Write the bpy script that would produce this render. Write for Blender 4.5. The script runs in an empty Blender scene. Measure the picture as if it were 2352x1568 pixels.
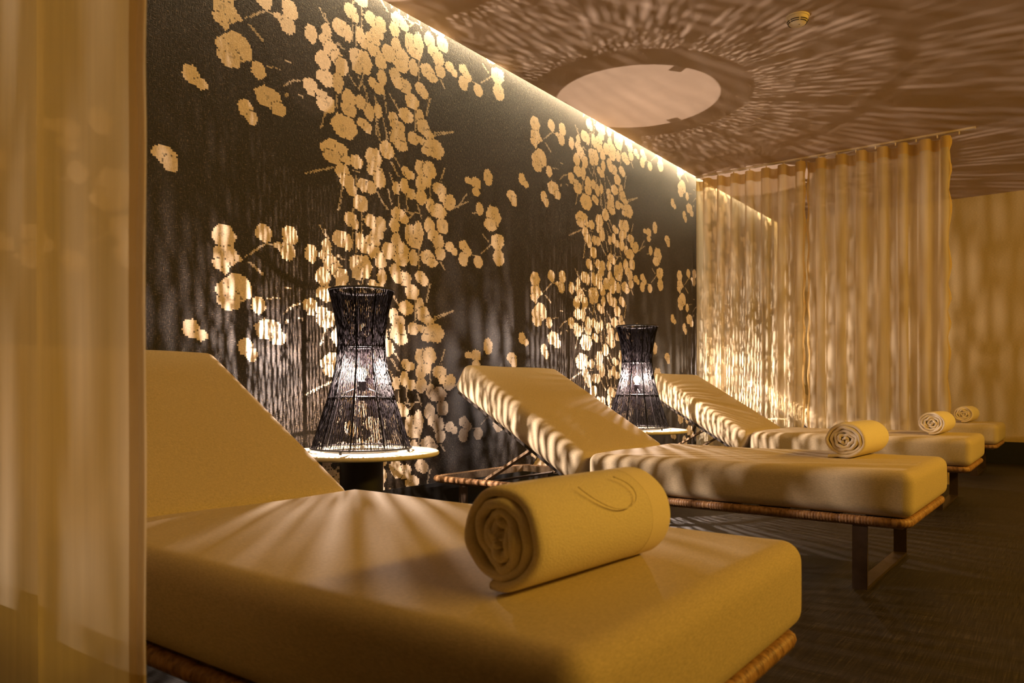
import bpy, bmesh, math, random
import numpy as np
from mathutils import Vector, Matrix

sc = bpy.context.scene
COL = sc.collection

# ------------------------------------------------------------------ camera, world, light, exposure
cam_d = bpy.data.cameras.new('camera')
cam = bpy.data.objects.new('camera', cam_d); COL.objects.link(cam)
CAM = Vector((2.7285, 0.0, 0.70))
cam.location = CAM
cam.rotation_euler = (math.pi / 2, 0, 0.6417)
cam_d.sensor_width = 36.0
cam_d.lens = 1729.42 / 2352 * 36.0
cam_d.shift_y = (896.86 - 784) / 2352
cam_d.clip_start = 0.02
cam_d.dof.use_dof = True
cam_d.dof.focus_distance = 3.2
cam_d.dof.aperture_fstop = 6.3
sc.camera = cam

world = bpy.data.worlds.new('world'); sc.world = world
world.use_nodes = True
world.node_tree.nodes['Background'].inputs[0].default_value = (0.02, 0.012, 0.004, 1)
world.node_tree.nodes['Background'].inputs[1].default_value = 0.2

vs = sc.view_settings
vs.view_transform = 'Standard'; vs.look = 'None'; vs.gamma = 1.0; vs.use_curve_mapping = False
vs.exposure = 0.0

HC = 2.60            # ceiling height
EDGE = 0.032         # slot between ceiling edge and mural wall
YC = 6.34            # far curtain plane
YF = 8.62            # end wall
XR = 5.6             # right wall
YB = -3.2            # wall behind the camera
SK = 0.21            # black skirting height

def area(name, loc, rot, sx, sy, power, col):
    d = bpy.data.lights.new(name, 'AREA'); d.shape = 'RECTANGLE'
    d.size = sx; d.size_y = sy; d.energy = power; d.color = col
    o = bpy.data.objects.new(name, d); COL.objects.link(o)
    o.location = loc; o.rotation_euler = rot
    return o

# wall washer in the slot above the mural (points down and at the wall)
area('cove_light', (0.026, (YB + YF) / 2, HC + 0.060), (0, 0, 0), 0.02, YF - YB - 0.1, 78, (1.0, 0.80, 0.50))
# added amber fill, standing in for the unseen warm light from the right
area('amber_fill_light', (XR - 0.35, 3.9, HC - 0.12), (0, math.radians(58), 0), 0.30, 6.0, 138, (1.0, 0.56, 0.075))

# ------------------------------------------------------------------ helpers
def link(o): COL.objects.link(o); return o

def tag(o, label=None, cat=None, group=None, kind=None):
    if label: o['label'] = label
    if cat: o['category'] = cat
    if group: o['group'] = group
    if kind: o['kind'] = kind
    return o

def empty(name, loc=(0, 0, 0), rz=0.0):
    o = bpy.data.objects.new(name, None); link(o)
    o.empty_display_size = 0.1
    o.location = loc; o.rotation_euler = (0, 0, rz)
    return o

def mesh_obj(name, verts, faces, mat, parent=None, smooth=False):
    me = bpy.data.meshes.new(name)
    me.from_pydata([tuple(v) for v in verts], [], faces)
    me.materials.append(mat)
    if smooth: me.polygons.foreach_set('use_smooth', [True] * len(me.polygons))
    me.update()
    o = bpy.data.objects.new(name, me); link(o)
    if parent: o.parent = parent
    return o

class MB:
    def __init__(s): s.v = []; s.f = []
    def add(s, v, f):
        b = len(s.v); s.v += [tuple(p) for p in v]; s.f += [tuple(i + b for i in q) for q in f]
    def box(s, a, b):
        (x0, y0, z0), (x1, y1, z1) = a, b
        s.add([(x0, y0, z0), (x1, y0, z0), (x1, y1, z0), (x0, y1, z0), (x0, y0, z1), (x1, y0, z1), (x1, y1, z1), (x0, y1, z1)],
              [(0, 3, 2, 1), (4, 5, 6, 7), (0, 1, 5, 4), (1, 2, 6, 5), (2, 3, 7, 6), (3, 0, 4, 7)])
    def lathe(s, prof, n=48, c=(0, 0, 0), closed=False):
        m = len(prof); v = []; f = []
        for i in range(n):
            a = 2 * math.pi * i / n; ca, sa = math.cos(a), math.sin(a)
            v += [(c[0] + r * ca, c[1] + r * sa, c[2] + z) for r, z in prof]
        for i in range(n):
            j = (i + 1) % n
            for k in range(m if closed else m - 1):
                l = (k + 1) % m
                f.append((i * m + k, j * m + k, j * m + l, i * m + l))
        s.add(v, f)
    def torus(s, R, r, z, n=64, k=8, c=(0, 0)):
        prof = [(R + r * math.cos(2 * math.pi * t / k), z + r * math.sin(2 * math.pi * t / k)) for t in range(k)]
        s.lathe(prof, n, (c[0], c[1], 0), True)
    def tube(s, pts, r, k=8, closed=False, caps=True):
        pts = [Vector(p) for p in pts]; n = len(pts)
        rr = r if hasattr(r, '__len__') else [r] * n
        v = []; f = []; up = None
        for i in range(n):
            a = pts[(i - 1) % n] if (closed or i > 0) else pts[i]
            b = pts[(i + 1) % n] if (closed or i < n - 1) else pts[i]
            t = (b - a).normalized()
            if up is None:
                up = Vector((0, 0, 1)) if abs(t.z) < 0.9 else Vector((1, 0, 0))
            x = t.cross(up)
            if x.length < 1e-6: x = t.orthogonal()
            x.normalize(); y = x.cross(t).normalized(); up = y
            for q in range(k):
                an = 2 * math.pi * q / k
                v.append(pts[i] + (x * math.cos(an) + y * math.sin(an)) * rr[i])
        for i in range(n if closed else n - 1):
            j = (i + 1) % n
            for q in range(k):
                w = (q + 1) % k
                f.append((i * k + q, i * k + w, j * k + w, j * k + q))
        if not closed and caps:
            f.append(tuple(range(k))[::-1]); f.append(tuple((n - 1) * k + q for q in range(k)))
        s.add(v, f)
    def build(s, name, mat, parent=None, smooth=False): return mesh_obj(name, s.v, s.f, mat, parent, smooth)

def smooth_by_angle(o, ang=40):
    me = o.data
    me.polygons.foreach_set('use_smooth', [True] * len(me.polygons))
    me.set_sharp_from_angle(angle=math.radians(ang))
    return o

def copy_tree(o, parent=None):
    c = o.copy(); link(c)
    if parent: c.parent = parent
    for ch in list(o.children): copy_tree(ch, c)
    return c

# ------------------------------------------------------------------ materials
def mat_new(name):
    m = bpy.data.materials.new(name); m.use_nodes = True
    nt = m.node_tree; b = nt.nodes['Principled BSDF']
    return m, nt, b

def N(nt, kind, **kw):
    n = nt.nodes.new(kind)
    for k, v in kw.items():
        if k in n.inputs: n.inputs[k].default_value = v
        else: setattr(n, k, v)
    return n

def coords(nt, scale=(1, 1, 1), rot=(0, 0, 0)):
    tc = nt.nodes.new('ShaderNodeTexCoord'); mp = nt.nodes.new('ShaderNodeMapping')
    mp.inputs['Scale'].default_value = scale; mp.inputs['Rotation'].default_value = rot
    nt.links.new(tc.outputs['Object'], mp.inputs['Vector'])
    return mp.outputs['Vector']

def ramp(nt, fac, stops):
    r = nt.nodes.new('ShaderNodeValToRGB'); e = r.color_ramp.elements
    while len(e) < len(stops): e.new(0.5)
    for i, (p, c) in enumerate(stops): e[i].position = p; e[i].color = (*c, 1)
    nt.links.new(fac, r.inputs['Fac']); return r.outputs['Color']

def bump(nt, b, h, strength, dist):
    n = N(nt, 'ShaderNodeBump', Strength=strength, Distance=dist)
    nt.links.new(h, n.inputs['Height']); nt.links.new(n.outputs['Normal'], b.inputs['Normal'])

def simple(name, col, rough=0.6, metal=0.0, spec=0.5, nscale=0, nvar=0.12, bstr=0.0, bdist=0.002):
    m, nt, b = mat_new(name)
    b.inputs['Roughness'].default_value = rough; b.inputs['Metallic'].default_value = metal
    b.inputs['Specular IOR Level'].default_value = spec
    if nscale:
        n = N(nt, 'ShaderNodeTexNoise', Scale=nscale, Detail=4.0)
        nt.links.new(coords(nt), n.inputs['Vector'])
        lo = tuple(c * (1 - nvar) for c in col); hi = tuple(min(1, c * (1 + nvar)) for c in col)
        nt.links.new(ramp(nt, n.outputs['Fac'], [(0.3, lo), (0.7, hi)]), b.inputs['Base Color'])
        if bstr: bump(nt, b, n.outputs['Fac'], bstr, bdist)
    else:
        b.inputs['Base Color'].default_value = (*col, 1)
    return m

def linen(name, col, rough=0.85, scale=900, sheen=0.25):
    m, nt, b = mat_new(name)
    b.inputs['Roughness'].default_value = rough
    b.inputs['Specular IOR Level'].default_value = 0.25
    b.inputs['Sheen Weight'].default_value = sheen
    b.inputs['Sheen Roughness'].default_value = 0.5
    b.inputs['Sheen Tint'].default_value = (*col, 1)
    a1 = N(nt, 'ShaderNodeTexNoise', Scale=1.0, Detail=2.0); nt.links.new(coords(nt, (scale, scale * .12, scale * .5)), a1.inputs['Vector'])
    a2 = N(nt, 'ShaderNodeTexNoise', Scale=1.0, Detail=2.0); nt.links.new(coords(nt, (scale * .12, scale, scale * .5)), a2.inputs['Vector'])
    ad = N(nt, 'ShaderNodeMath', operation='ADD'); nt.links.new(a1.outputs['Fac'], ad.inputs[0]); nt.links.new(a2.outputs['Fac'], ad.inputs[1])
    lo = tuple(c * 0.80 for c in col); hi = tuple(min(1, c * 1.16) for c in col)
    hv = N(nt, 'ShaderNodeMath', operation='MULTIPLY'); hv.inputs[1].default_value = 0.5; nt.links.new(ad.outputs[0], hv.inputs[0])
    nt.links.new(ramp(nt, hv.outputs[0], [(0.36, lo), (0.64, hi)]), b.inputs['Base Color'])
    bump(nt, b, hv.outputs[0], 0.35, 0.0012)
    return m

def sheer(name, col, transp, trans, thread=0.0, rough_noise=60):
    """thin fabric: some light passes straight through the weave, some is scattered to either side"""
    m = bpy.data.materials.new(name); m.use_nodes = True
    nt = m.node_tree; nt.nodes.clear()
    out = nt.nodes.new('ShaderNodeOutputMaterial')
    df = nt.nodes.new('ShaderNodeBsdfDiffuse'); tl = nt.nodes.new('ShaderNodeBsdfTranslucent'); tr = nt.nodes.new('ShaderNodeBsdfTransparent')
    n = N(nt, 'ShaderNodeTexNoise', Scale=1.0, Detail=3.0); nt.links.new(coords(nt, (rough_noise, rough_noise, 3)), n.inputs['Vector'])
    c = ramp(nt, n.outputs['Fac'], [(0.3, tuple(k * .9 for k in col)), (0.7, col)])
    nt.links.new(c, df.inputs['Color']); nt.links.new(c, tl.inputs['Color'])
    tr.inputs['Color'].default_value = (1.0, 0.93, 0.78, 1)
    m1 = nt.nodes.new('ShaderNodeMixShader'); m1.inputs[0].default_value = trans
    nt.links.new(df.outputs[0], m1.inputs[1]); nt.links.new(tl.outputs[0], m1.inputs[2])
    m2 = nt.nodes.new('ShaderNodeMixShader'); m2.inputs[0].default_value = transp
    if thread:
        w = N(nt, 'ShaderNodeTexWave', Scale=1.0, Distortion=0.6); w.bands_direction = 'X'
        nt.links.new(coords(nt, (thread, thread, 1)), w.inputs['Vector'])
        mr = nt.nodes.new('ShaderNodeMapRange'); mr.inputs['To Min'].default_value = transp * 0.55; mr.inputs['To Max'].default_value = min(1, transp * 1.45)
        nt.links.new(w.outputs['Fac'], mr.inputs['Value']); nt.links.new(mr.outputs[0], m2.inputs[0])
    nt.links.new(m1.outputs[0], m2.inputs[1]); nt.links.new(tr.outputs[0], m2.inputs[2])
    nt.links.new(m2.outputs[0], out.inputs['Surface'])
    return m

M = {}
M['ceiling'] = simple('ceiling_paint', (0.50, 0.375, 0.265), 0.7, nscale=6, nvar=0.04)
M['black'] = simple('black_lacquer', (0.008, 0.007, 0.006), 0.5, nscale=40, nvar=0.3)
M['pedestal'] = simple('black_pedestal', (0.006, 0.005, 0.004), 0.55, nscale=40, nvar=0.3)
M['plain_wall'] = linen('wall_cloth', (0.55, 0.43, 0.23), 0.8, 500, 0.0)
M['linen'] = linen('linen_upholstery', (0.58, 0.475, 0.31))
M['towel'] = simple('terry_towel', (0.84, 0.74, 0.56), 0.95, spec=0.1, nscale=420, nvar=0.10, bstr=0.6, bdist=0.002)
M['hem'] = simple('towel_hem', (0.88, 0.77, 0.60), 0.9, spec=0.15, nscale=600, nvar=0.06, bstr=0.3, bdist=0.001)
M['steel'] = simple('bronze_steel', (0.10, 0.065, 0.04), 0.42, 0.7, nscale=30, nvar=0.15)
M['board'] = simple('dark_board', (0.03, 0.02, 0.012), 0.7, nscale=20, nvar=0.2)
M['prop'] = simple('brown_prop', (0.30, 0.20, 0.11), 0.6, nscale=60, nvar=0.3)
M['disc'] = simple('cream_table_top', (0.80, 0.72, 0.52), 0.45, nscale=30, nvar=0.04)
M['strand'] = simple('dark_cord', (0.006, 0.004, 0.005), 0.65, spec=0.12, nscale=80, nvar=0.2)
M['rib'] = simple('dark_rib', (0.012, 0.009, 0.010), 0.5, nscale=60, nvar=0.2)
M['plastic'] = simple('cream_plastic', (0.72, 0.60, 0.38), 0.5, nscale=20, nvar=0.03)
M['slot'] = simple('dark_slot', (0.02, 0.012, 0.006), 0.8, nscale=40, nvar=0.2)
M['rail'] = simple('track_paint', (0.60, 0.50, 0.38), 0.5, nscale=10, nvar=0.04)
M['sheer'] = sheer('sheer_curtain', (0.90, 0.79, 0.56), 0.31, 0.44)
M['sheer_band'] = sheer('curtain_heading', (0.80, 0.62, 0.30), 0.10, 0.5)
M['sheer_near'] = sheer('ribbed_sheer', (0.90, 0.78, 0.54), 0.12, 0.62, thread=220)

def rattan():
    m, nt, b = mat_new('rattan_wrap')
    b.inputs['Roughness'].default_value = 0.5
    n = N(nt, 'ShaderNodeTexNoise', Scale=1.0, Detail=3.0); nt.links.new(coords(nt, (90, 90, 30)), n.inputs['Vector'])
    nt.links.new(ramp(nt, n.outputs['Fac'], [(0.30, (0.16, 0.075, 0.03)), (0.5, (0.34, 0.18, 0.075)), (0.72, (0.48, 0.28, 0.13))]), b.inputs['Base Color'])
    bump(nt, b, n.outputs['Fac'], 0.4, 0.002)
    return m
M['rattan'] = rattan()

def floor_mat():
    m, nt, b = mat_new('woven_vinyl_floor')
    b.inputs['Roughness'].default_value = 0.55
    b.inputs['Specular IOR Level'].default_value = 0.35
    w1 = N(nt, 'ShaderNodeTexNoise', Scale=1.0, Detail=3.0); nt.links.new(coords(nt, (260, 7, 1)), w1.inputs['Vector'])
    w2 = N(nt, 'ShaderNodeTexNoise', Scale=1.0, Detail=3.0); nt.links.new(coords(nt, (7, 260, 1)), w2.inputs['Vector'])
    mx = N(nt, 'ShaderNodeMath', operation='MULTIPLY'); nt.links.new(w1.outputs['Fac'], mx.inputs[0]); nt.links.new(w2.outputs['Fac'], mx.inputs[1])
    nt.links.new(ramp(nt, mx.outputs[0], [(0.18, (0.010, 0.006, 0.003)), (0.30, (0.026, 0.018, 0.009)), (0.42, (0.075, 0.057, 0.034))]), b.inputs['Base Color'])
    bump(nt, b, mx.outputs[0], 0.5, 0.003)
    return m
M['floor'] = floor_mat()

def mural_mat():
    m, nt, b = mat_new('woven_blossom_wallpaper')
    at = N(nt, 'ShaderNodeAttribute', attribute_name='print')
    h1 = N(nt, 'ShaderNodeTexNoise', Scale=1.0, Detail=2.0); nt.links.new(coords(nt, (1, 60, 330)), h1.inputs['Vector'])
    h2 = N(nt, 'ShaderNodeTexNoise', Scale=1.0, Detail=2.0); nt.links.new(coords(nt, (1, 330, 60)), h2.inputs['Vector'])
    mx = N(nt, 'ShaderNodeMath', operation='MAXIMUM'); nt.links.new(h1.outputs['Fac'], mx.inputs[0]); nt.links.new(h2.outputs['Fac'], mx.inputs[1])
    dark = ramp(nt, mx.outputs[0], [(0.52, (0.010, 0.006, 0.004)), (0.64, (0.034, 0.023, 0.013)), (0.76, (0.16, 0.11, 0.062))])
    lite = ramp(nt, mx.outputs[0], [(0.45, (0.70, 0.56, 0.39)), (0.72, (0.94, 0.79, 0.60))])
    mix = nt.nodes.new('ShaderNodeMix'); mix.data_type = 'RGBA'
    nt.links.new(at.outputs['Fac'], mix.inputs['Factor'])
    nt.links.new(dark, mix.inputs['A']); nt.links.new(lite, mix.inputs['B'])
    nt.links.new(mix.outputs['Result'], b.inputs['Base Color'])
    b.inputs['Roughness'].default_value = 0.48
    b.inputs['Specular IOR Level'].default_value = 0.25
    b.inputs['Sheen Weight'].default_value = 0.16; b.inputs['Sheen Roughness'].default_value = 0.35
    b.inputs['Sheen Tint'].default_value = (0.9, 0.75, 0.5, 1)
    bump(nt, b, mx.outputs[0], 0.6, 0.004)
    return m
M['mural'] = mural_mat()

def emis(name, col, s, trans=0.0):
    m = bpy.data.materials.new(name); m.use_nodes = True; nt = m.node_tree; nt.nodes.clear()
    out = nt.nodes.new('ShaderNodeOutputMaterial'); e = N(nt, 'ShaderNodeEmission', Color=(*col, 1), Strength=s)
    if trans:
        t = nt.nodes.new('ShaderNodeBsdfTransparent'); mx = nt.nodes.new('ShaderNodeMixShader'); mx.inputs[0].default_value = trans
        nt.links.new(e.outputs[0], mx.inputs[1]); nt.links.new(t.outputs[0], mx.inputs[2]); nt.links.new(mx.outputs[0], out.inputs['Surface'])
    else:
        nt.links.new(e.outputs[0], out.inputs['Surface'])
    return m
M['bulb'] = emis('lit_bulb_glass', (1.0, 0.80, 0.58), 14, 0.72)
M['filament'] = emis('lit_filament', (1.0, 0.86, 0.68), 500)

# ------------------------------------------------------------------ the room
def struct(o): o['kind'] = 'structure'; return o

b = MB(); b.box((-0.15, YB, -0.08), (XR, YF, 0)); struct(b.build('floor', M['floor']))
b = MB(); b.box((EDGE, YB, HC), (XR, YF, HC + 0.03)); b.box((0.14, YB, HC + 0.03), (XR, YF, HC + 0.16))
struct(b.build('ceiling', M['ceiling']))
b = MB(); b.box((-0.15, YB, HC + 0.16), (XR, YF, HC + 0.22)); struct(b.build('trim_1', M['ceiling']))
b = MB(); b.box((-0.15, YF, 0), (XR, YF + 0.12, HC + 0.16)); struct(b.build('wall_back', M['plain_wall']))
b = MB(); b.box((XR, YB, 0), (XR + 0.12, YF + 0.12, HC + 0.16)); struct(b.build('wall_right', M['plain_wall']))
b = MB(); b.box((-0.15, YB - 0.12, 0), (XR + 0.12, YB, HC + 0.16)); struct(b.build('wall_front', M['plain_wall']))
b = MB(); b.box((0.0005, YB, 0), (0.008, YF, SK)); struct(b.build('baseboard_left', M['black']))
b = MB(); b.box((0.008, YF - 0.010, 0), (XR, YF - 0.0005, SK)); struct(b.build('baseboard_back', M['black']))
b = MB(); b.box((0.0, YF - 0.014, SK), (XR, YF - 0.0005, SK + 0.055)); struct(b.build('trim_2', simple('skirting_cap', (0.50, 0.36, 0.14), 0.6, nscale=20, nvar=0.05)))

# blossom mural: print laid out in metres on the wall, one woven panel 2.17 m wide, hung with a different drop in every column
BLOSSOMS = (
    (1726,1319,50,47), (1733,1242,56,42), (1714,1206,39,26), (1732,1187,17,19), (1787,1237,20,13), (1909,1362,41,37),
    (2040,1373,40,40), (2029,1302,39,38), (1980,1320,24,14), (1784,1116,68,56), (1750,1070,54,47), (1716,1104,28,29),
    (1884,1056,35,36), (1933,958,65,44), (1982,926,38,30), (1584,1920,35,35), (1624,1896,32,21), (1824,1860,35,36),
    (1852,1830,27,30), (3649,1880,48,30), (3675,1852,37,30), (2154,2293,33,40), (2241,2336,28,34), (2324,2384,50,39),
    (2366,2375,28,40), (2236,2294,40,24), (2266,2264,44,36), (2298,2239,36,33), (2329,2208,41,43), (2221,2196,43,41),
    (2241,2122,56,36), (2308,2124,32,48), (2151,2060,40,32), (2154,2029,24,16), (2236,2007,53,40), (2216,2041,30,20),
    (2372,2070,40,42), (2372,2019,46,33), (2346,1932,77,53), (2446,2075,34,34), (2500,2045,33,40), (2557,2068,27,35),
    (2460,1978,39,22), (2490,1965,27,26), (2383,2486,39,35), (2410,2468,27,25), (2511,2500,41,34), (2575,2494,37,39),
    (2552,2446,44,26), (2443,2392,29,40), (2466,2362,26,25), (2522,2405,46,32), (2528,2356,44,33), (2415,2281,39,40),
    (2466,2273,50,55), (2426,2234,34,29), (2575,2316,37,42), (2628,2374,44,42), (2584,2240,31,38), (2522,2194,27,26),
    (2564,2177,36,26), (2696,2568,50,32), (2734,2552,32,27), (2668,2508,34,36), (2681,2433,34,38), (2722,2390,48,40),
    (2715,2343,50,32), (2804,2364,34,41), (2778,2482,38,50), (2838,2495,39,60), (2811,2440,49,28), (2672,2278,37,38),
    (2734,2250,54,36), (2696,2246,38,27), (2924,2550,40,42), (2952,2504,42,37), (2994,2476,44,42), (2911,2382,51,38),
    (2939,2359,48,24), (3008,2415,39,36), (2857,2271,40,32), (2883,2256,33,28), (2792,2186,50,39), (2750,2101,52,36),
    (2660,2061,34,31), (2690,2030,52,31), (2681,1978,46,27), (2851,2126,29,37), (2877,2078,47,42), (2918,2047,38,28),
    (2278,1806,68,44), (2273,1775,55,30), (2328,1824,39,22), (2362,1780,33,21), (2420,1785,40,32), (2528,1830,52,48),
    (2535,1771,52,30), (2566,1737,42,45), (2616,1891,48,43), (2694,1970,56,52), (2714,1938,46,28), (2802,1999,40,33),
    (2864,2002,39,18), (2959,1986,77,50), (2907,1958,44,22), (2746,1816,30,24), (2774,1804,37,23), (2864,1858,50,39),
    (2922,1862,51,47), (2857,1779,39,39), (2900,1797,39,29), (2680,1716,26,32), (2737,1742,31,37), (2787,1710,32,28),
    (2861,1706,44,36), (2334,1720,42,35), (2362,1682,43,35), (2390,1644,30,29), (2467,1684,42,32), (2510,1683,34,32),
    (2444,1594,48,38), (3003,1780,54,34), (3029,1740,36,25), (3090,1732,42,37), (3072,1703,38,21), (2936,1676,38,38),
    (2988,1660,68,39), (3026,1586,46,39), (3085,2463,36,29), (3122,2442,24,22), (3200,2488,36,29), (3236,2460,34,28),
    (3198,2412,40,39), (3330,2415,40,36), (3504,2555,56,46), (3538,2566,34,37), (3520,2466,52,48), (3310,1880,43,33),
    (3310,1832,36,26), (3246,1880,36,20), (3419,1937,41,47), (3343,1740,33,35), (3471,1721,66,59), (3442,1668,58,38),
)
STEMS = (
    (1824,2232,1909,2293), (1836,2211,1904,2168), (1926,2070,1981,2074), (2011,2013,2061,2054),
    (2061,2054,2120,2069), (2015,2127,2043,2125), (2015,1970,2038,1993), (2085,2000,2113,1993),
    (1922,2300,1988,2300), (2225,2411,2253,2373), (2635,2173,2696,2112), (2593,2169,2616,2071),
    (2924,2246,2897,2144), (2844,2414,2844,2313), (2233,1966,2205,1885), (2593,2598,2626,2576),
    (3008,2367,3039,2334), (2418,2446,2418,2332), (2465,2167,2494,2077), (2534,2141,2545,2093),
    (2426,2196,2471,2156), (2377,2180,2410,2144), (2465,2218,2432,2135), (2540,2026,2569,1935),
    (2587,2044,2622,1949), (2297,2059,2302,2003), (2551,2025,2540,1953), (2817,2153,2817,2038),
    (2302,2306,2345,2289), (2292,2294,2323,2306), (2952,2443,3022,2458), (2119,1662,2283,1728),
    (2333,1645,2308,1535), (2546,1673,2602,1608), (2622,1698,2647,1624), (3040,1900,3006,1821),
    (3133,1709,3238,1761), (2634,1781,2657,1741), (2202,1442,2234,1405), (2546,1949,2577,1921),
    (2660,1876,2706,1831), (2641,1843,2693,1780), (2615,1987,2615,1935), (2396,1739,2443,1741),
    (2419,1718,2419,1637), (2693,1695,2693,1628), (2746,1715,2760,1612), (2774,1610,2843,1623),
    (2829,1664,2864,1598), (2396,1561,2396,1369), (2449,1553,2449,1454), (2929,1764,2929,1714),
    (2958,2071,3110,2116), (2801,1610,2760,1579), (2740,1618,2808,1602), (2957,2056,3114,2118),
    (3366,2580,3427,2540), (3354,2464,3448,2536), (3006,2369,3042,2338), (3258,2453,3306,2443),
    (3229,1805,3151,1713), (3151,1713,3105,1694), (3277,1706,3326,1710),
)

CELL = 0.007
PN, QN = 310, 140                      # panel width and repeat height in weave cells
Y0 = 1.531                             # left seam of the panel the layout was taken from
DROP = {-3: 31, -2: 77, -1: -42, 0: 0, 1: 12, 2: 53, 3: 96}

def panel():
    rng = np.random.default_rng(7)
    ys = (np.arange(PN) + 0.5) * CELL + Y0
    zs = (np.arange(QN) + 0.5) * CELL
    YY, ZZ = np.meshgrid(ys, zs, indexing='ij')
    T = np.zeros((PN, QN)); W = PN * CELL; Q = QN * CELL
    for (cy, cz, ry, rz) in BLOSSOMS:
        cy, cz, ry, rz = cy / 1000, cz / 1000, ry / 1000, rz / 1000
        dy = YY - cy
        dz = (ZZ - cz + Q / 2) % Q - Q / 2
        u = dy / ry; v = dz / rz
        rr = np.sqrt(u * u + v * v); ph = np.arctan2(v, u)
        k = rng.integers(4, 7); a = rng.uniform(0, 6.28)
        edge = 1.04 + 0.05 * np.cos(k * ph + a) + 0.03 * np.cos((2 * k + 3) * ph + 2 * a) + rng.uniform(-0.04, 0.04, T.shape)
        ins = rr < edge
        tone = 0.86 + rng.uniform(-0.05, 0.08) + rng.uniform(-0.05, 0.05, T.shape)
        if max(ry, rz) > 0.045:        # darker eye with specks in the bigger blossoms
            ex, ez = rng.uniform(-.25, .25, 2)
            eye = ((u - ex) ** 2 + (v - ez) ** 2) < 0.10
            tone = np.where(eye & (rng.random(T.shape) < 0.45), tone - 0.28, tone)
        rim = ins & (rr > edge * 0.86) & (T > 0.3)
        T = np.where(ins, tone, T)
        T = np.where(rim & (rng.random(T.shape) < 0.55), 0.22, T)   # thin dark outline where one blossom overlaps the next
    for (ya, za, yb, zb) in STEMS:
        ya, za, yb, zb = ya / 1000, za / 1000, yb / 1000, zb / 1000
        n = int(math.hypot(yb - ya, zb - za) / 0.003) + 1
        for t in np.linspace(0, 1, n):
            for s in (0, 1):
                i = int((ya + (yb - ya) * t - Y0) / CELL) + (s if rng.random() < .4 else 0)
                j = int(((za + (zb - za) * t) % Q) / CELL) % QN
                if 0 <= i < PN and T[i, j] < 0.3 and rng.random() < 0.55: T[i, j] = rng.uniform(0.35, 0.62)
    return T

def build_mural():
    T = panel()
    yl = list(np.arange(YB, 1.06, 0.021)) + list(np.arange(1.062, 6.55, CELL)) + list(np.arange(6.55, YF, 0.014)) + [YF]
    yl = np.array(yl); zl = np.append(np.arange(SK, HC + 0.15, CELL), HC + 0.16)
    ny, nz = len(yl), len(zl)
    V = np.zeros((ny, nz, 3)); V[..., 1] = yl[:, None]; V[..., 2] = zl[None, :]
    back = np.array([(-0.15, YB, 0), (-0.15, YF, 0), (-0.15, YF, HC + 0.16), (-0.15, YB, HC + 0.16), (0, YB, 0), (0, YF, 0)])
    idx = np.arange(ny * nz).reshape(ny, nz)
    F = np.stack([idx[:-1, :-1], idx[1:, :-1], idx[1:, 1:], idx[:-1, 1:]], -1).reshape(-1, 4)
    yc = (yl[1:] + yl[:-1]) / 2; zc = (zl[1:] + zl[:-1]) / 2
    gi = np.floor((yc - Y0) / CELL + 1e-6).astype(int)
    k = np.floor_divide(gi, PN); ti = gi - k * PN
    dr = np.array([DROP.get(int(q), 0) for q in k])
    gj = np.floor(zc / CELL + 1e-6).astype(int)
    tj = (gj[None, :] - dr[:, None]) % QN
    P = T[ti[:, None], tj].astype(np.float32).reshape(-1)
    base = ny * nz
    verts = np.concatenate([V.reshape(-1, 3), back])
    extra = [(base, base + 3, base + 2, base + 1), (base + 4, base + 5, int(idx[-1, 0]), int(idx[0, 0])),
             (base, base + 4, int(idx[0, -1]), base + 3), (base + 1, base + 2, int(idx[-1, -1]), base + 5)]
    Fa = np.concatenate([F, np.array(extra)])
    me = bpy.data.meshes.new('wall_left')
    me.vertices.add(len(verts)); me.vertices.foreach_set('co', verts.astype(np.float32).reshape(-1))
    me.loops.add(len(Fa) * 4); me.loops.foreach_set('vertex_index', Fa.astype(np.int32).reshape(-1))
    me.polygons.add(len(Fa)); me.polygons.foreach_set('loop_start', (np.arange(len(Fa)) * 4).astype(np.int32))
    me.update(calc_edges=True)
    a = me.attributes.new('print', 'FLOAT', 'FACE')
    a.data.foreach_set('value', np.concatenate([P, np.zeros(len(extra), np.float32)]))
    me.materials.append(M['mural']); me.validate()
    o = bpy.data.objects.new('wall_left', me); link(o); struct(o)
    return o
build_mural()

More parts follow.
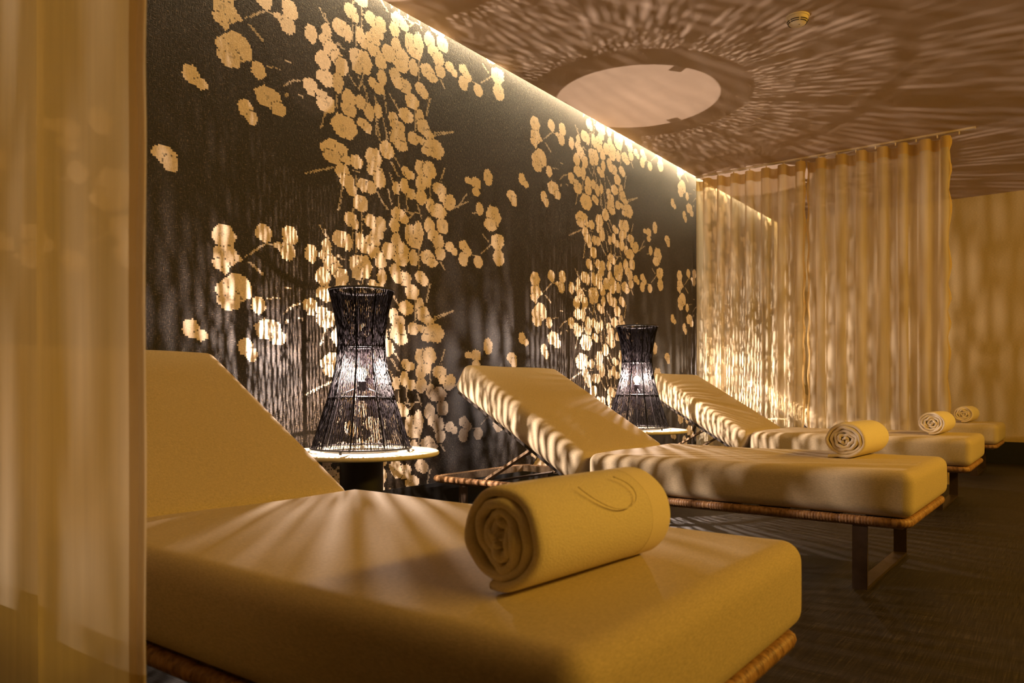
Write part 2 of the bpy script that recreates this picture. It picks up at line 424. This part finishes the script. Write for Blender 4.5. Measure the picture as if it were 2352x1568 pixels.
# ------------------------------------------------------------------ sun loungers
def cushion(L, W, T, r, bulge, name, mat, parent, seed=0, n=(40, 22, 8)):
    """padded box from (0,-W/2,0) to (L,W/2,T), rounded edges, slightly domed top"""
    rng = random.Random(seed)
    ph = [rng.uniform(0, 6.28) for _ in range(4)]
    def ticks(a, k):
        t = np.linspace(0, 1, k + 1)
        e = min(0.45, r / a * 1.6)
        fine = np.array([0, .12, .25, .4, .55, .7, .85, 1.0]) * e
        return np.unique(np.concatenate([fine, np.linspace(e, 1 - e, k)[1:-1], 1 - fine[::-1]]).round(6)) * a
    xs, ys, zs = ticks(L, n[0]), ticks(W, n[1]), ticks(T, n[2])
    vid = {}; verts = []; faces = []
    def vert(x, y, z):
        key = (round(x, 5), round(y, 5), round(z, 5))
        if key in vid: return vid[key]
        q = Vector((x, y, z))
        c = Vector((min(max(x, r), L - r), min(max(y, r), W - r), min(max(z, r), T - r)))
        d = q - c
        p = c + d.normalized() * r if d.length > 1e-7 else q
        fx = max(0.0, 1 - abs(2 * p.x / L - 1) ** 6); fy = max(0.0, 1 - abs(2 * p.y / W - 1) ** 4); fz = max(0.0, 1 - (2 * p.z / T - 1) ** 2)
        top = max(0.0, (p.z / T - 0.5) * 2)
        p.z += bulge * fx * fy * top + 0.002 * top * math.sin(9 * p.x + ph[0]) * math.sin(11 * p.y + ph[1])
        p.y += (1 if p.y > W / 2 else -1) * 0.006 * fx * fz * (1 if abs(2 * p.y / W - 1) > .5 else 0)
        p.x += (1 if p.x > L / 2 else -1) * 0.005 * fy * fz * (1 if abs(2 * p.x / L - 1) > .8 else 0)
        vid[key] = len(verts); verts.append((p.x, p.y - W / 2, p.z)); return vid[key]
    def sheet(A, B, f):
        for i in range(len(A) - 1):
            for j in range(len(B) - 1):
                faces.append((f(A[i], B[j]), f(A[i + 1], B[j]), f(A[i + 1], B[j + 1]), f(A[i], B[j + 1])))
    sheet(xs, ys, lambda a, c: vert(a, c, T)); sheet(ys, xs, lambda a, c: vert(c, a, 0.0))
    sheet(xs, zs, lambda a, c: vert(a, 0.0, c)); sheet(zs, xs, lambda a, c: vert(c, W, a))
    sheet(zs, ys, lambda a, c: vert(0.0, c, a)); sheet(ys, zs, lambda a, c: vert(L, a, c))
    return mesh_obj(name, verts, faces, mat, parent, True)

ALPHA = math.radians(31)
LW = 0.80; HEAD_X = 0.055; FOOT_X = 2.292; HINGE = 1.010; ZR = 0.245; RR = 0.0165; ZSEAT = 0.262

def wrapped_path(x0, x1, y0, y1, z, rc, step=0.0035):
    pts = []
    def line(a, b_):
        d = math.hypot(b_[0] - a[0], b_[1] - a[1]); k = max(1, int(d / step))
        for i in range(k): pts.append((a[0] + (b_[0] - a[0]) * i / k, a[1] + (b_[1] - a[1]) * i / k, z))
    def arc(cx, cy, a0):
        k = max(4, int(rc * math.pi / 2 / step))
        for i in range(k):
            a = a0 + math.pi / 2 * i / k; pts.append((cx + rc * math.cos(a), cy + rc * math.sin(a), z))
    line((x0 + rc, y0), (x1 - rc, y0)); arc(x1 - rc, y0 + rc, -math.pi / 2)
    line((x1, y0 + rc), (x1, y1 - rc)); arc(x1 - rc, y1 - rc, 0)
    line((x1 - rc, y1), (x0 + rc, y1)); arc(x0 + rc, y1 - rc, math.pi / 2)
    line((x0, y1 - rc), (x0, y0 + rc)); arc(x0 + rc, y0 + rc, math.pi)
    return pts

def make_lounger():
    root = empty('sun_lounger')
    h = LW / 2
    pts = wrapped_path(HEAD_X + RR, FOOT_X - RR, -h + RR, h - RR, ZR, 0.035)
    rng = random.Random(3)
    rad = []
    for i in range(len(pts)):
        rad.append(RR * ((1.0, 1.035, 0.93)[i % 3] + rng.uniform(-.012, .012)) * (0.90 if (i // 3) % 46 in (0, 1) else 1.0))
    fb = MB(); fb.tube(pts, rad, 10, closed=True)
    fr = fb.build('rattan_frame', M['rattan'], root, True)
    ib = MB()
    a, c = HEAD_X + 2 * RR, FOOT_X - 2 * RR
    ib.box((a, -h + 2 * RR, 0.222), (c, -h + 2 * RR + .010, 0.258)); ib.box((a, h - 2 * RR - .010, 0.222), (c, h - 2 * RR, 0.258))
    ib.box((a, -h + 2 * RR + .010, 0.222), (a + .010, h - 2 * RR - .010, 0.258)); ib.box((c - .010, -h + 2 * RR + .010, 0.222), (c, h - 2 * RR - .010, 0.258))
    ib.build('inner_rail', M['prop'], fr)
    for i in range(7):                                            # slats that carry the seat cushion
        x = 1.00 + i * 0.19
        sb = MB(); sb.box((x, -h + 2 * RR + .010, 0.250), (x + 0.10, h - 2 * RR - .010, ZSEAT)); sb.build('slat', M['board'], root)
    for x in (0.24, 2.100):
        lb = MB(); w = 0.050; t = 0.010; y0 = -h + 0.022; y1 = h - 0.052
        lb.box((x, y0, 0), (x + w, y1, t)); lb.box((x, y0, t), (x + w, y0 + t, 0.222)); lb.box((x, y1 - t, t), (x + w, y1, 0.222))
        lb.build('sled_leg', M['steel'], root)
    seat = cushion(FOOT_X + 0.004 - HINGE, LW, 0.162, 0.038, 0.003, 'seat_cushion', M['linen'], root, 1)
    seat.location = (HINGE, 0, ZSEAT)
    piv = Vector((HINGE - 0.150 * math.sin(ALPHA) - 0.006, 0, ZSEAT + 0.158 - 0.010 - 0.150 * math.cos(ALPHA)))
    back = cushion(0.835, LW, 0.150, 0.038, 0.008, 'back_cushion', M['linen'], root, 2, (30, 22, 8))
    # local +x runs up the backrest (world -x, +z); local +z is the reclining face
    m = Matrix(((-math.cos(ALPHA), 0, math.sin(ALPHA)), (0, -1, 0), (math.sin(ALPHA), 0, math.cos(ALPHA)))).to_4x4()
    m.translation = piv
    back.matrix_local = m
    bb = MB(); bb.box((0.02, -LW / 2 + 0.03, -0.014), (0.81, LW / 2 - 0.03, -0.001))
    bo = bb.build('back_board', M['board'], root); bo.matrix_local = m
    hb = MB(); hb.tube([(piv.x - .02, -h + 2 * RR + .012, piv.z - .030), (piv.x - .02, h - 2 * RR - .012, piv.z - .030)], 0.008, 8)
    hb.build('hinge_bar', M['steel'], root, True)
    p1 = m @ Vector((0.30, 0, -0.02))
    for s in (-1, 1):
        pb = MB(); y = s * (h - 0.075)
        d = Vector((p1.x - 0.345, 0, p1.z - 0.236)); nrm = Vector((-d.z, 0, d.x)).normalized() * 0.006
        A = Vector((0.345, 0, 0.236)); Bp = Vector((p1.x, 0, p1.z))
        q = [A - nrm, A + nrm, Bp + nrm, Bp - nrm]
        v = [(k.x, y - .022, k.z) for k in q] + [(k.x, y + .022, k.z) for k in q]
        pb.add(v, [(0, 1, 2, 3), (7, 6, 5, 4), (0, 4, 5, 1), (1, 5, 6, 2), (2, 6, 7, 3), (3, 7, 4, 0)])
        pb.build('prop', M['prop'], root)
    rb = MB(); rb.tube([(0.345, -h + 2 * RR + .012, 0.236), (0.345, h - 2 * RR - .012, 0.236)], 0.007, 8); rb.build('ratchet_bar', M['steel'], root, True)
    return root

LOUNGERS = [(0.032, 1.050, 0.0, 'nearest linen sun lounger, its foot end filling the foreground beside the ribbed curtain'),
            (0.000, 3.270, math.radians(-0.7), 'second linen sun lounger, standing between the two dark woven lamps'),
            (-0.040, 5.420, 0.0, 'third linen sun lounger, in front of the far sheer curtain'),
            (-0.060, 7.610, 0.0, 'farthest linen sun lounger, mostly hidden behind the far sheer curtain')]
lounger0 = make_lounger()
lroots = []
for i, (x, y, rz, lab) in enumerate(LOUNGERS):
    o = lounger0 if i == 0 else copy_tree(lounger0)
    o.location = (x, y, 0); o.rotation_euler = (0, 0, rz)
    tag(o, lab, 'sun lounger', 'sun loungers in a row along the mural wall'); lroots.append(o)

# the nearest lounger's backrest is set one notch further down its frame, its seat pad pushed up against it
for ch in lroots[0].children:
    nm = ch.name.split('.')[0]
    if nm in ('back_cushion', 'back_board', 'hinge_bar', 'prop', 'ratchet_bar'): ch.location.x += 0.050
    if nm == 'seat_cushion':
        full = FOOT_X + 0.004 - HINGE
        ch.location.x += 0.050; ch.scale.x = (full - 0.050) / full

# ------------------------------------------------------------------ rolled towels
def make_towel(label, loc, rz, W, Hh, length, turns, seed, flap=0.0, squash=0.0, hem=False):
    """rolled cloth, axis along local +y, spiral end at y=0"""
    rng = random.Random(seed)
    root = empty('rolled_towel', loc, rz)
    n = int(turns * 64)
    th = 0.0142
    ph = [rng.uniform(0, 6.28) for _ in range(6)]
    cen = []
    rc = 0.012
    for i in range(n + 1):
        t = i / n; a = 2 * math.pi * turns * t
        r = rc + (1.0 - rc) * t ** 0.86
        wob = 1 + (1 - t) ** 1.2 * (0.15 * math.sin(3 * a * 0.93 + ph[0]) + 0.09 * math.sin(5.3 * a + ph[1])) + (1 - t) * 0.05 * math.sin(9 * a + ph[2])
        sx = (W / 2 - th / 2) * (1 - squash * (1 - t)); sz = (Hh / 2 - th / 2) * (1 + 0.10 * squash * (1 - t))
        ang = -a + math.radians(-100) + 2 * math.pi * turns
        x = sx * r * wob * math.cos(ang); z = sz * r * wob * math.sin(ang)
        tl = squash * 0.9 * (1 - t); x, z = x * math.cos(tl) - z * math.sin(tl), x * math.sin(tl) + z * math.cos(tl)
        z = max(z, -(Hh / 2 - th / 2) * 0.985 * (0.35 + 0.65 * r) if r > .6 else z)
        cen.append(Vector((x, 0, z + Hh / 2)))
    if flap:
        e = cen[-1]; d = -1
        for k in range(1, 9): cen.append(Vector((e.x + d * flap * k / 8, 0, th / 2 + 0.0008 + 0.002 * math.sin(k * .7))))
    m = len(cen)
    ylev = [0.0, 0.0035, 0.010] + [length * k / 12 for k in range(1, 12)] + [length - 0.010, length - 0.0035, length]
    sc_ = [0.45, 0.85, 1.0] + [1.0] * 11 + [1.0, 0.85, 0.45]
    v = []; f = []
    for li, (yy, s) in enumerate(zip(ylev, sc_)):
        for i in range(m):
            tt = (cen[min(i + 1, m - 1)] - cen[max(i - 1, 0)]).normalized(); nn = Vector((tt.z, 0, -tt.x))
            jit = 0.0045 * math.sin(i * 0.13 + ph[3]) + 0.003 * math.sin(i * .41 + ph[4])
            y = yy + jit * (1 if yy < length / 2 else -1) * max(0, 1 - abs(yy - (0 if yy < length / 2 else length)) / 0.10)
            bow = 1 + 0.018 * math.sin(math.pi * yy / length) - 0.03 * max(0, 1 - yy / 0.03) ** 2
            c = cen[i]
            c2 = Vector((c.x * bow, 0, (c.z - Hh / 2) * (bow if c.z > Hh / 2 else 1) + Hh / 2))
            for sg in (1, -1):
                p = c2 + nn * (sg * th / 2 * s); v.append((p.x, y, max(p.z, 0.0006)))
    def I(l, i, s): return (l * m + i) * 2 + s
    nl = len(ylev)
    for l in range(nl - 1):
        for i in range(m - 1):
            f.append((I(l, i, 0), I(l, i + 1, 0), I(l + 1, i + 1, 0), I(l + 1, i, 0)))
            f.append((I(l, i, 1), I(l + 1, i, 1), I(l + 1, i + 1, 1), I(l, i + 1, 1)))
        for i in (0, m - 1):
            f.append((I(l, i, 0), I(l + 1, i, 0), I(l + 1, i, 1), I(l, i, 1)))
    for l in (0, nl - 1):
        for i in range(m - 1):
            f.append((I(l, i, 0), I(l, i, 1), I(l, i + 1, 1), I(l, i + 1, 0)))
    mesh_obj('cloth_roll', v, f, M['towel'], root, True)
    if hem:                                                        # woven border band round the far end and a sewn loop on top
        hb = MB(); vv = []; ff = []
        ks = list(range(max(0, m - 60), m))
        for yy in (length - 0.055, length - 0.001):
            for i in ks:
                tt = (cen[min(i + 1, m - 1)] - cen[max(i - 1, 0)]).normalized(); nn = Vector((tt.z, 0, -tt.x))
                c = cen[i]
                if nn.dot(Vector((c.x, 0, c.z - Hh / 2))) < 0: nn = -nn
                for e in (th / 2 - 0.002, th / 2 + 0.0008):
                    p = c + nn * e; vv.append((p.x, yy, max(p.z, 0.0012)))
        q = len(ks)
        def J(l, i, s): return (l * q + i) * 2 + s
        for i in range(q - 1):
            ff += [(J(0, i, 1), J(0, i + 1, 1), J(1, i + 1, 1), J(1, i, 1)), (J(0, i, 0), J(1, i, 0), J(1, i + 1, 0), J(0, i + 1, 0)),
                   (J(0, i, 0), J(0, i + 1, 0), J(0, i + 1, 1), J(0, i, 1)), (J(1, i, 0), J(1, i, 1), J(1, i + 1, 1), J(1, i + 1, 0))]
        ff += [(J(0, 0, 0), J(0, 0, 1), J(1, 0, 1), J(1, 0, 0)), (J(0, q - 1, 0), J(1, q - 1, 0), J(1, q - 1, 1), J(0, q - 1, 1))]
        smooth_by_angle(mesh_obj('border_band', vv, ff, M['hem'], root), 50)
        tb = MB(); pts = []
        for k in range(41):
            t = k / 40; phi = math.radians(165 + 225 * t)
            an = math.radians(46 + 28 * math.sin(phi)); yy = 0.180 + 0.058 * math.cos(phi) - 0.02 * math.sin(phi)
            pts.append(((W / 2 + 0.0006) * math.cos(an), yy, Hh / 2 + (Hh / 2 + 0.0006) * math.sin(an)))
        tb.tube(pts, 0.0010, 6); tb.build('sewn_loop', M['towel'], root, True)
    return tag(root, label, 'towel', 'rolled towels on the loungers')

ZT = ZSEAT + 0.162 + 0.0032
make_towel('large cream rolled towel on the nearest lounger', (2.104, 0.803, ZT), math.radians(-4.5), 0.158, 0.150, 0.335, 4.4, 5, squash=0.48, hem=True)
make_towel('cream rolled towel with a loose end on the second lounger', (1.985, 3.230, ZT), math.radians(-3), 0.172, 0.150, 0.37, 4.7, 11, flap=0.05)
make_towel('cream rolled towel on the third lounger, right of the far curtain hem', (2.020, 5.255, ZT), math.radians(-2), 0.170, 0.148, 0.36, 4.5, 17)
make_towel('small far cream rolled towel against the end wall, on the farthest lounger', (1.965, 7.450, ZT), math.radians(-2), 0.165, 0.145, 0.36, 4.5, 23)

# ------------------------------------------------------------------ side tables
ZTAB = 0.448
def make_table():
    root = empty('side_table')
    t = MB(); R = 0.325
    t.lathe([(0.0, ZTAB - 0.020), (R - 0.012, ZTAB - 0.020), (R - 0.003, ZTAB - 0.016), (R, ZTAB - 0.010), (R - 0.002, ZTAB - 0.003), (R - 0.008, ZTAB), (0.0, ZTAB)], 72)
    smooth_by_angle(t.build('table_top', M['disc'], root), 50)
    p = MB(); p.lathe([(0.0, 0.016), (0.090, 0.016), (0.090, ZTAB - 0.0205), (0.0, ZTAB - 0.0205)], 40)
    smooth_by_angle(p.build('pedestal', M['pedestal'], root), 50)
    q = MB(); q.lathe([(0.0, 0.0), (0.200, 0.0), (0.200, 0.010), (0.190, 0.0155), (0.0, 0.0155)], 48)
    smooth_by_angle(q.build('base_plate', M['pedestal'], root), 40)
    return root

SPOTS = [(0.335, 2.150), (0.440, 4.425), (0.375, 6.760)]
TL = ['round cream side table between the nearest and the second lounger', 'round cream side table between the second and the third lounger',
      'round cream side table behind the far sheer curtain']
table0 = make_table()
for i, (x, y) in enumerate(SPOTS):
    o = table0 if i == 0 else copy_tree(table0)
    o.location = (x, y, 0); tag(o, TL[i], 'side table', 'round side tables between the loungers')

# ------------------------------------------------------------------ woven table lamps
PROF = [(0.0, .207), (.052, .1907), (.11, .1725), (.168, .1535), (.226, .1350), (.284, .1205), (.342, .1075), (.400, .0985), (.457, .0955), (.515, .1000), (.602, .1150), (.674, .1335)]
def prof(z):
    zs = [p[0] for p in PROF]; rs = [p[1] for p in PROF]
    return float(np.interp(z, zs, rs))
LH = 0.674
BULB_Z = 0.325

def make_lamp():
    root = empty('woven_table_lamp')
    s = MB(); seg = 16
    for fam, n, twist, rad in ((1, 108, 7, 0.00145), (1, 132, 42, 0.00085), (-1, 132, 42, 0.00085), (-1, 120, 20, 0.00100)):
        for i in range(n):
            rg = random.Random(i * 2 + (fam > 0))
            a0 = 2 * math.pi * (i + 0.5 * (fam < 0)) / n + rg.uniform(-.006, .006)
            tw = math.radians(twist * rg.uniform(0.92, 1.08))
            pts = []
            for k in range(seg + 1):
                t = k / seg
                if twist == 20: t = 0.60 + 0.40 * t          # extra windings round the neck only
                z = 0.010 + (LH - 0.014) * t
                a = a0 + fam * tw * (t - 0.5) + 0.012 * math.sin(6 * t + i)
                r = prof(z) + (0.0010 if fam > 0 else -0.0012) + (0.0014 if twist > 20 and fam > 0 else 0)
                pts.append((r * math.cos(a), r * math.sin(a), z))
            s.tube(pts, rad, 3, caps=False)
    tag(s.build('woven_strands', M['strand'], root, True), kind='stuff')
    for i in range(9):
        a = 2 * math.pi * (i + .35) / 9; rb = MB()
        rb.tube([((prof(z) - 0.0055) * math.cos(a), (prof(z) - 0.0055) * math.sin(a), z) for z in np.linspace(0.006, LH - 0.002, 20)], 0.0036, 6)
        rb.build('rib', M['rib'], root, True)
    for nm, R, z, r in (('bottom_rim', .207, .0135, .0045), ('top_rim', .1335, LH - .004, .005), ('inner_ring', .0935, .434, .003), ('inner_ring', .128, .226, .003)):
        t = MB(); t.torus(R, r, z); t.build(nm, M['rib'], root, True)
    fl = MB(); fl.lathe([(0.100, LH - .005), (0.131, LH - .005), (0.131, LH - .0025), (0.100, LH - .0025)], 72, closed=True)
    fo = fl.build('top_collar', M['rib'], root)
    for i in range(3):
        a = 2 * math.pi * i / 3 + 0.4; tb = MB()
        u = Vector((math.cos(a), math.sin(a), 0)); w = Vector((-u.y, u.x, 0))
        q = [u * .087 - w * .008, u * .102 - w * .008, u * .102 + w * .008, u * .087 + w * .008]
        tb.add([(k.x, k.y, LH - .0048) for k in q] + [(k.x, k.y, LH - .0028) for k in q], [(0, 3, 2, 1), (4, 5, 6, 7), (0, 1, 5, 4), (1, 2, 6, 5), (2, 3, 7, 6), (3, 0, 4, 7)])
        tb.build('clip', M['rib'], fo)
    for i in range(4):
        a = 2 * math.pi * (i + .15) / 4; fb = MB()
        fb.lathe([(0, 0.0), (.006, 0.0), (.006, .0095), (0, .0095)], 12, (.2065 * math.cos(a), .2065 * math.sin(a), 0)); fb.build('foot', M['rib'], root)
    so = MB(); so.lathe([(0, BULB_Z - .075), (.016, BULB_Z - .075), (.018, BULB_Z - .070), (.018, BULB_Z - .034), (.012, BULB_Z - .030), (0, BULB_Z - .030)], 20)
    sk = smooth_by_angle(so.build('socket', M['rib'], root), 40)
    for i in range(3):
        a = 2 * math.pi * i / 3 + .1; ab = MB()
        ab.tube([(.016 * math.cos(a), .016 * math.sin(a), BULB_Z - .06), (.126 * math.cos(a), .126 * math.sin(a), .226)], .0022, 6); ab.build('arm', M['rib'], sk, True)
    bu = MB(); bp = [(0.0105, -.030)] + [(.0105 + .013 * math.sin(t * math.pi / 2) if t < 1 else .0235 * math.cos((t - 1) * math.pi / 2), -.030 + .030 * t if t < 1 else .024 * math.sin((t - 1) * math.pi / 2)) for t in np.linspace(.15, 2, 14)]
    bu.lathe(bp, 24, (0, 0, BULB_Z)); bo = bu.build('bulb', M['bulb'], root, True)
    fi = MB(); fi.tube([(.0105 * math.cos(a), .0105 * math.sin(a), BULB_Z + .0015 * math.sin(5 * a)) for a in np.linspace(0, 5.6, 30)], .0009, 5)
    fi.build('filament', M['filament'], bo)
    ld = bpy.data.lights.new('bulb_light', 'POINT'); ld.energy = 148; ld.color = (1.0, 0.79, 0.68); ld.shadow_soft_size = 0.0018
    lo = bpy.data.objects.new('bulb_light', ld); link(lo); lo.parent = root; lo.location = (0, 0, BULB_Z)
    return root

LL = ['nearest dark woven hourglass lamp, lit, on the table beside the nearest lounger', 'second dark woven hourglass lamp, lit, between the second and third loungers',
      'dark woven lamp glowing behind the far sheer curtain']
lamp0 = make_lamp()
for i, (x, y) in enumerate(SPOTS):
    o = lamp0 if i == 0 else copy_tree(lamp0)
    o.location = (x, y, ZTAB + 0.0003); o.rotation_euler = (0, 0, (0.2, 1.1, 2.3)[i])
    tag(o, LL[i], 'table lamp', 'woven table lamps along the mural wall')

# ------------------------------------------------------------------ curtains
def make_curtain(name, label, group, x0, x1, y, z0, z1, lam, amp, mat, band=0.085, seed=0, end_l=0.0, end_r=0.0, per=12, nz=26):
    rng = random.Random(seed)
    root = empty(name, (x0, y, 0))
    L = x1 - x0; npl = max(1, round(L / lam)); n = npl * per
    phs = [rng.uniform(-.35, .35) for _ in range(npl + 2)]; am = [rng.uniform(.75, 1.2) for _ in range(npl + 2)]
    w = [rng.uniform(.85, 1.15) for _ in range(npl)]; s = sum(w); xs = [0]
    for k in w: xs.append(xs[-1] + k / s * L)
    def P(u, v):                       # u in 0..npl, v 0 bottom..1 top
        k = min(int(u), npl - 1); t = u - k
        x = xs[k] + (xs[k + 1] - xs[k]) * t
        a = amp * (am[k] * (1 - t) + am[k + 1] * t) * (0.72 + 0.28 * v)
        dr = 0.010 * math.sin(3.1 * v + 1.7 * k) * (1 - v)
        yy = a * math.sin(2 * math.pi * t + phs[k] * (1 - v) * 0.8) + 0.14 * a * math.sin(4 * math.pi * t + 2.0 * v + k) * (1 - v)
        x += dr - 0.085 * (xs[k + 1] - xs[k]) * math.sin(4 * math.pi * t)
        return x, yy
    def sheet(za, zb, k, off):
        vv = []; ff = []
        for j in range(k + 1):
            z = za + (zb - za) * j / k; v = (z - z0) / (z1 - z0)
            for i in range(n + 1):
                x, yy = P(i / per, v); e = 0.0
                if i < 3: x += end_l * 0.004 * math.sin(21 * z + i) * (3 - i)
                if i > n - 3: x += end_r * 0.004 * math.sin(23 * z + 2 * math.sin(5 * z)) * (i - n + 3)
                vv.append((x, yy + off, z))
        for j in range(k):
            for i in range(n):
                a = j * (n + 1) + i; ff.append((a, a + 1, a + n + 2, a + n + 1))
        return vv, ff
    v, f = sheet(z0, z1, nz, 0)
    mesh_obj('drape', v, f, mat, root, True)
    if band:
        v, f = sheet(z1 - band, z1 - 0.002, 3, -0.0016); mesh_obj('heading_tape', v, f, M['sheer_band'], root, True)
    hv, hf = [], []
    for sd, en in ((0, end_l), (npl, end_r)):
        if not en: continue
        vv = []; K = 60
        for j in range(K + 1):
            z = z0 + (z1 - z0) * j / K; vq = (z - z0) / (z1 - z0); x, yy = P(sd, vq)
            sg = -1 if sd else 1
            xo = en * 0.004 * (math.sin(21 * z) * 3 if not sd else math.sin(23 * z + 2 * math.sin(5 * z)) * 3)
            x2, y2 = P(sd + (0.12 if not sd else -0.12), vq)
            vv += [(x + xo, yy - 0.002, z), (x2 + xo * .5, y2 - 0.003, z)]
        ff = [(2 * j, 2 * j + 1, 2 * j + 3, 2 * j + 2) for j in range(K)]
        mesh_obj('side_hem', vv, ff, M['sheer_band'], root, True)
    return tag(root, label, 'curtain', group)

make_curtain('sheer_curtain', 'pleated sheer cream curtain hanging next to the mural, far end', 'far sheer curtains', 0.035, 0.972, YC, 0.015, HC - 0.038, 0.125, 0.050, M['sheer'], seed=4, end_r=0.5)
make_curtain('sheer_curtain', 'pleated sheer cream curtain with the wavy free edge, right of the other far curtain', 'far sheer curtains', 0.988, 2.000, YC - 0.004, 0.015, HC - 0.038, 0.138, 0.055, M['sheer'], seed=9, end_l=0.5, end_r=1.0)
make_curtain('ribbed_curtain', 'blurred ribbed amber curtain along the left edge, nearest the camera', None, 0.10, 1.866, 0.45, 0.015, HC - 0.038, 0.60, 0.014, M['sheer_near'], seed=2, end_r=0.12, per=40)

def make_track(label, x0, x1, y):
    root = empty('curtain_track', (x0, y, HC))
    t = MB(); L = x1 - x0
    t.box((0, -0.014, -0.014), (L, -0.006, 0)); t.box((0, 0.006, -0.014), (L, 0.014, 0)); t.box((0, -0.006, -0.004), (L, 0.006, 0))
    t.build('rail', M['rail'], root)
    c = MB(); c.box((L, -0.015, -0.015), (L + 0.008, 0.015, 0)); c.build('end_cap', M['rail'], root)
    k = int(L / 0.14)
    for i in range(k):
        g = MB(); x = 0.06 + i * 0.14
        g.box((x - .004, -.0045, -0.036), (x + .004, .0045, -0.0045)); g.build('glider', M['plastic'], root)
    return tag(root, label, 'curtain track')
make_track('pale curtain track on the ceiling above the far sheer curtains', EDGE + 0.004, 2.150, YC)
make_track('curtain track on the ceiling above the ribbed near curtain', 0.06, 2.150, 0.45)

# ------------------------------------------------------------------ smoke detector
sd = empty('smoke_detector', (1.600, 3.935, HC))
q = MB(); q.lathe([(0, -.008), (.056, -.008), (.058, -.004), (.058, 0.0), (0, 0.0)], 40); smooth_by_angle(q.build('base', M['plastic'], sd), 50)
q = MB(); q.lathe([(0, -.046), (.020, -.0455), (.036, -.041), (.046, -.032), (.051, -.020), (.053, -.0082), (0, -.0082)], 40); smooth_by_angle(q.build('cover', M['plastic'], sd), 50)
for zz, rr in ((-.0345, .0448), (-.0265, .0490)):
    for k in range(6):
        sb = MB(); a0 = math.radians(60 * k + 5)
        pts = [(rr * math.cos(a0 + math.radians(50) * t / 9), rr * math.sin(a0 + math.radians(50) * t / 9), zz) for t in range(10)]
        sb.tube(pts, .0022, 5); sb.build('vent_slot', M['slot'], sd)
q = MB(); q.lathe([(0, -.0005), (.0035, 0), (0, .003)], 10, (.012, -.012, -.0475)); q.build('indicator', M['slot'], sd)
tag(sd, 'round cream smoke detector on the ceiling', 'smoke detector')
